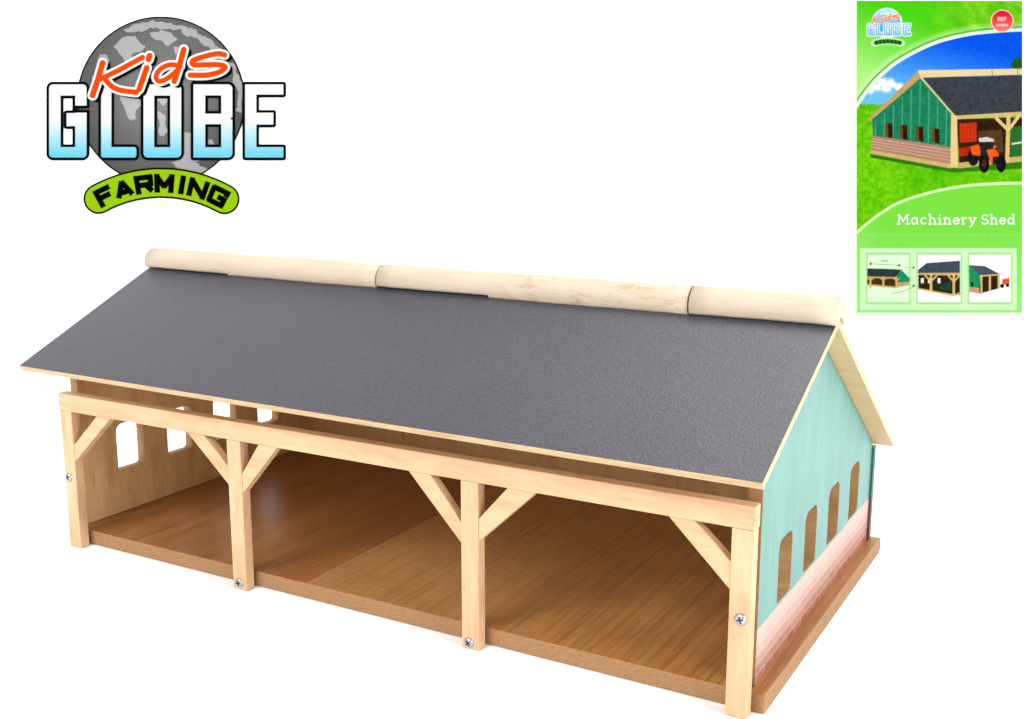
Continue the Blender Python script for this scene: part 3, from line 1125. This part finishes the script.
# picture three: shed from the other end with an orange tractor
cv.poly(T2((698, 384), (764, 424), (876, 440), (874, 520), (764, 550), (700, 540)), (46, 36, 18))
cv.poly(T2((699, 384), (766, 440), (758, 520), (699, 514)), (30, 146, 92))
cv.poly(T2((699, 512), (758, 518), (758, 552), (699, 540)), (206, 150, 120))
cv.poly(T2((700, 384), (790, 390), (882, 438), (764, 446)), (70, 84, 100))
cv.line(T2((764, 448), (878, 440)), 1.6, (214, 180, 110), False)
for x, y in ((770, 550), (820, 534), (872, 516)):
    cv.line(T2((x, 446), (x, y)), 2.2, (218, 184, 116), False)
cv.disc(*T2((716, 496))[0], 1.4, (30, 40, 30), False, ry=2.6)
cv.poly(T2((892, 466), (934, 460), (936, 492), (894, 500)), (226, 92, 40))
cv.disc(*T2((892, 506))[0], 2.0, (30, 30, 34))
cv.disc(*T2((924, 502))[0], 1.8, (30, 30, 34))
# round red badge
cv.disc(1001.7, 21.4, 11.4, (246, 226, 190))
bad = lerp((232, 16, 40), (246, 130, 116), (V - 12) / 20)
cv.disc(1001.7, 21.4, 10.4, bad)
REFL = {'R': [[(0, 0), (0, 1), (0.7, 1), (0.7, 0.5), (0, 0.5)], [(0.3, 0.5), (0.75, 0)]], 'E': [[(0.7, 0), (0, 0), (0, 1), (0.7, 1)], [(0, 0.5), (0.6, 0.5)]], 'F': [[(0, 0), (0, 1), (0.7, 1)], [(0, 0.5), (0.6, 0.5)]]}
for i, ch in enumerate('REF'):
    for st in REFL[ch]:
        cv.line([(997.6 + i * 3.1 + a * 2.6, 21.0 - b * 3.2) for a, b in st], 0.8, (255, 246, 240), False)
for i in range(5):
    cv.disc(996.6 + i * 2.5, 25.4, 0.95, (255, 226, 216), False, ry=1.4)
    cv.disc(996.6 + i * 2.5, 25.4, 0.3, (246, 150, 140), False, ry=0.6)
# small logo on the card
cv.disc(886.5, 23.5, 15.4, (226, 248, 246))
cv.line([(874, 43.5), (880, 41.8), (887, 41.3), (894, 41.8), (901, 43.5)], 7.0, (206, 244, 190))
cv.disc(886.5, 23.5, 13.6, lerp((150, 214, 248), (22, 140, 206), (V - 14) / 24))
cv.poly(smooth([(878, 14), (884, 11.5), (892, 12), (898, 16), (892, 17), (885, 15)]), (196, 240, 250), mask=False)
for x0, kind in ((868.5, 'G'), (877, 'L'), (885, 'O'), (894, 'B'), (904, 'E')):
    sts = {'G': [[(5, 0), (0, 0), (0, 9), (5, 9), (5, 5), (3, 5)]], 'L': [[(0, 0), (0, 9), (5, 9)]], 'O': [[(0, 0), (5, 0), (5, 9), (0, 9), (0, 0)]],
           'B': [[(0, 0), (4.6, 0), (4.6, 9), (0, 9), (0, 0)], [(0, 4.5), (4.6, 4.5)]], 'E': [[(5, 0), (0, 0), (0, 9), (5, 9)], [(0, 4.5), (4, 4.5)]]}[kind]
    for st in sts:
        cv.line([(x0 + a, 25.5 + b) for a, b in st], 5.0, (226, 248, 246))
    for st in sts:
        cv.line([(x0 + a, 25.5 + b) for a, b in st], 2.6, (44, 116, 180), False)
    for st in sts:
        cv.line([(x0 + a, 25.5 + b) for a, b in st], 1.4, lerp((255, 255, 255), (150, 222, 250), (V - 28) / 8), False)
for pts, wd in ks:
    q = [(862.3 + (x - 47) * 0.206, 5.0 + (y - 16) * 0.206 + 2.4) for x, y in pts]
    cv.line(q, 2.0, (255, 236, 226), False)
for pts, wd in ks:
    q = [(862.3 + (x - 47) * 0.206, 5.0 + (y - 16) * 0.206 + 2.4) for x, y in pts]
    cv.line(q, 1.1, (246, 104, 50), False)
cv.line([(875.5, 43.2), (880, 42.0), (887, 41.4), (894, 42.0), (899.5, 43.2)], 4.2, (40, 120, 24))
for k in range(7):
    xx = 876 + k * 3.8
    cv.line([(xx, 40.6 + abs(k - 3) * 0.35), (xx + 0.3, 43.4 + abs(k - 3) * 0.35)], 1.2, (14, 40, 10), False)
# thin pale trim
dtr = np.minimum(np.minimum(U - 856, 1022 - U), np.minimum(V - 1, 313.2 - V))
cv.put(full, np.clip(1 - dtr / 0.9, 0, 1) * 0.55, (206, 246, 190))
# a little print grain and softness over the pictures
pic = np.maximum(cv.cov(d) * (1 - cv.cov(d2)), cv.cov(cv.poly_d(full, fr) + 2.0))[..., None]
g3 = (cv.noise(1.3, 2) - 0.5)[..., None]
g4 = (cv.noise(5.0, 2) - 0.5)[..., None]
dark = np.clip(1.2 - cv.rgb.mean(-1, keepdims=True) / 255.0, 0.15, 1.0)
cv.rgb = np.clip(cv.rgb + pic * dark * (g3 * 26 + g4 * 8), 0, 255)
pd = np.pad(cv.rgb, ((1, 1), (1, 1), (0, 0)), mode='edge')
cv.rgb = (pd[:-2, 1:-1] + pd[2:, 1:-1] + pd[1:-1, :-2] + pd[1:-1, 2:] + 2 * pd[1:-1, 1:-1]) / 6
ink_mesh('printed_front', cv, 0.0034, card, None)

# ------------------------------------------------------------------ light: white studio surround and softboxes
wd = bpy.data.worlds.new('World')
S.world = wd
wd.use_nodes = True
b = wd.node_tree.nodes['Background']
b.inputs['Color'].default_value = (1.0, 0.995, 0.985, 1)
b.inputs['Strength'].default_value = 0.82


def softbox(name, loc, aim, size, power, col=(1, 1, 1)):
    l = bpy.data.lights.new(name, 'AREA')
    l.shape = 'SQUARE'
    l.size = size
    l.energy = power
    l.color = col
    o = bpy.data.objects.new(name, l)
    C.objects.link(o)
    o.location = loc
    o.rotation_euler = (Vector(aim) - Vector(loc)).to_track_quat('-Z', 'Y').to_euler()


softbox('softbox_key', (-0.15, -1.55, 1.25), (0.22, 0.1, 0.05), 0.9, 36, (1, 0.985, 0.96))
softbox('softbox_side', (1.8, -0.2, 0.62), (0.4, 0.12, 0.05), 0.8, 24, (1, 1, 1))
softbox('softbox_top', (0.38, 0.80, 1.9), (0.2, 0.5, 0.0), 1.1, 26, (1, 1, 1))

S.view_settings.view_transform = 'Standard'
S.view_settings.look = 'None'
S.view_settings.exposure = 0.0
S.view_settings.gamma = 1.0
S.view_settings.use_curve_mapping = False
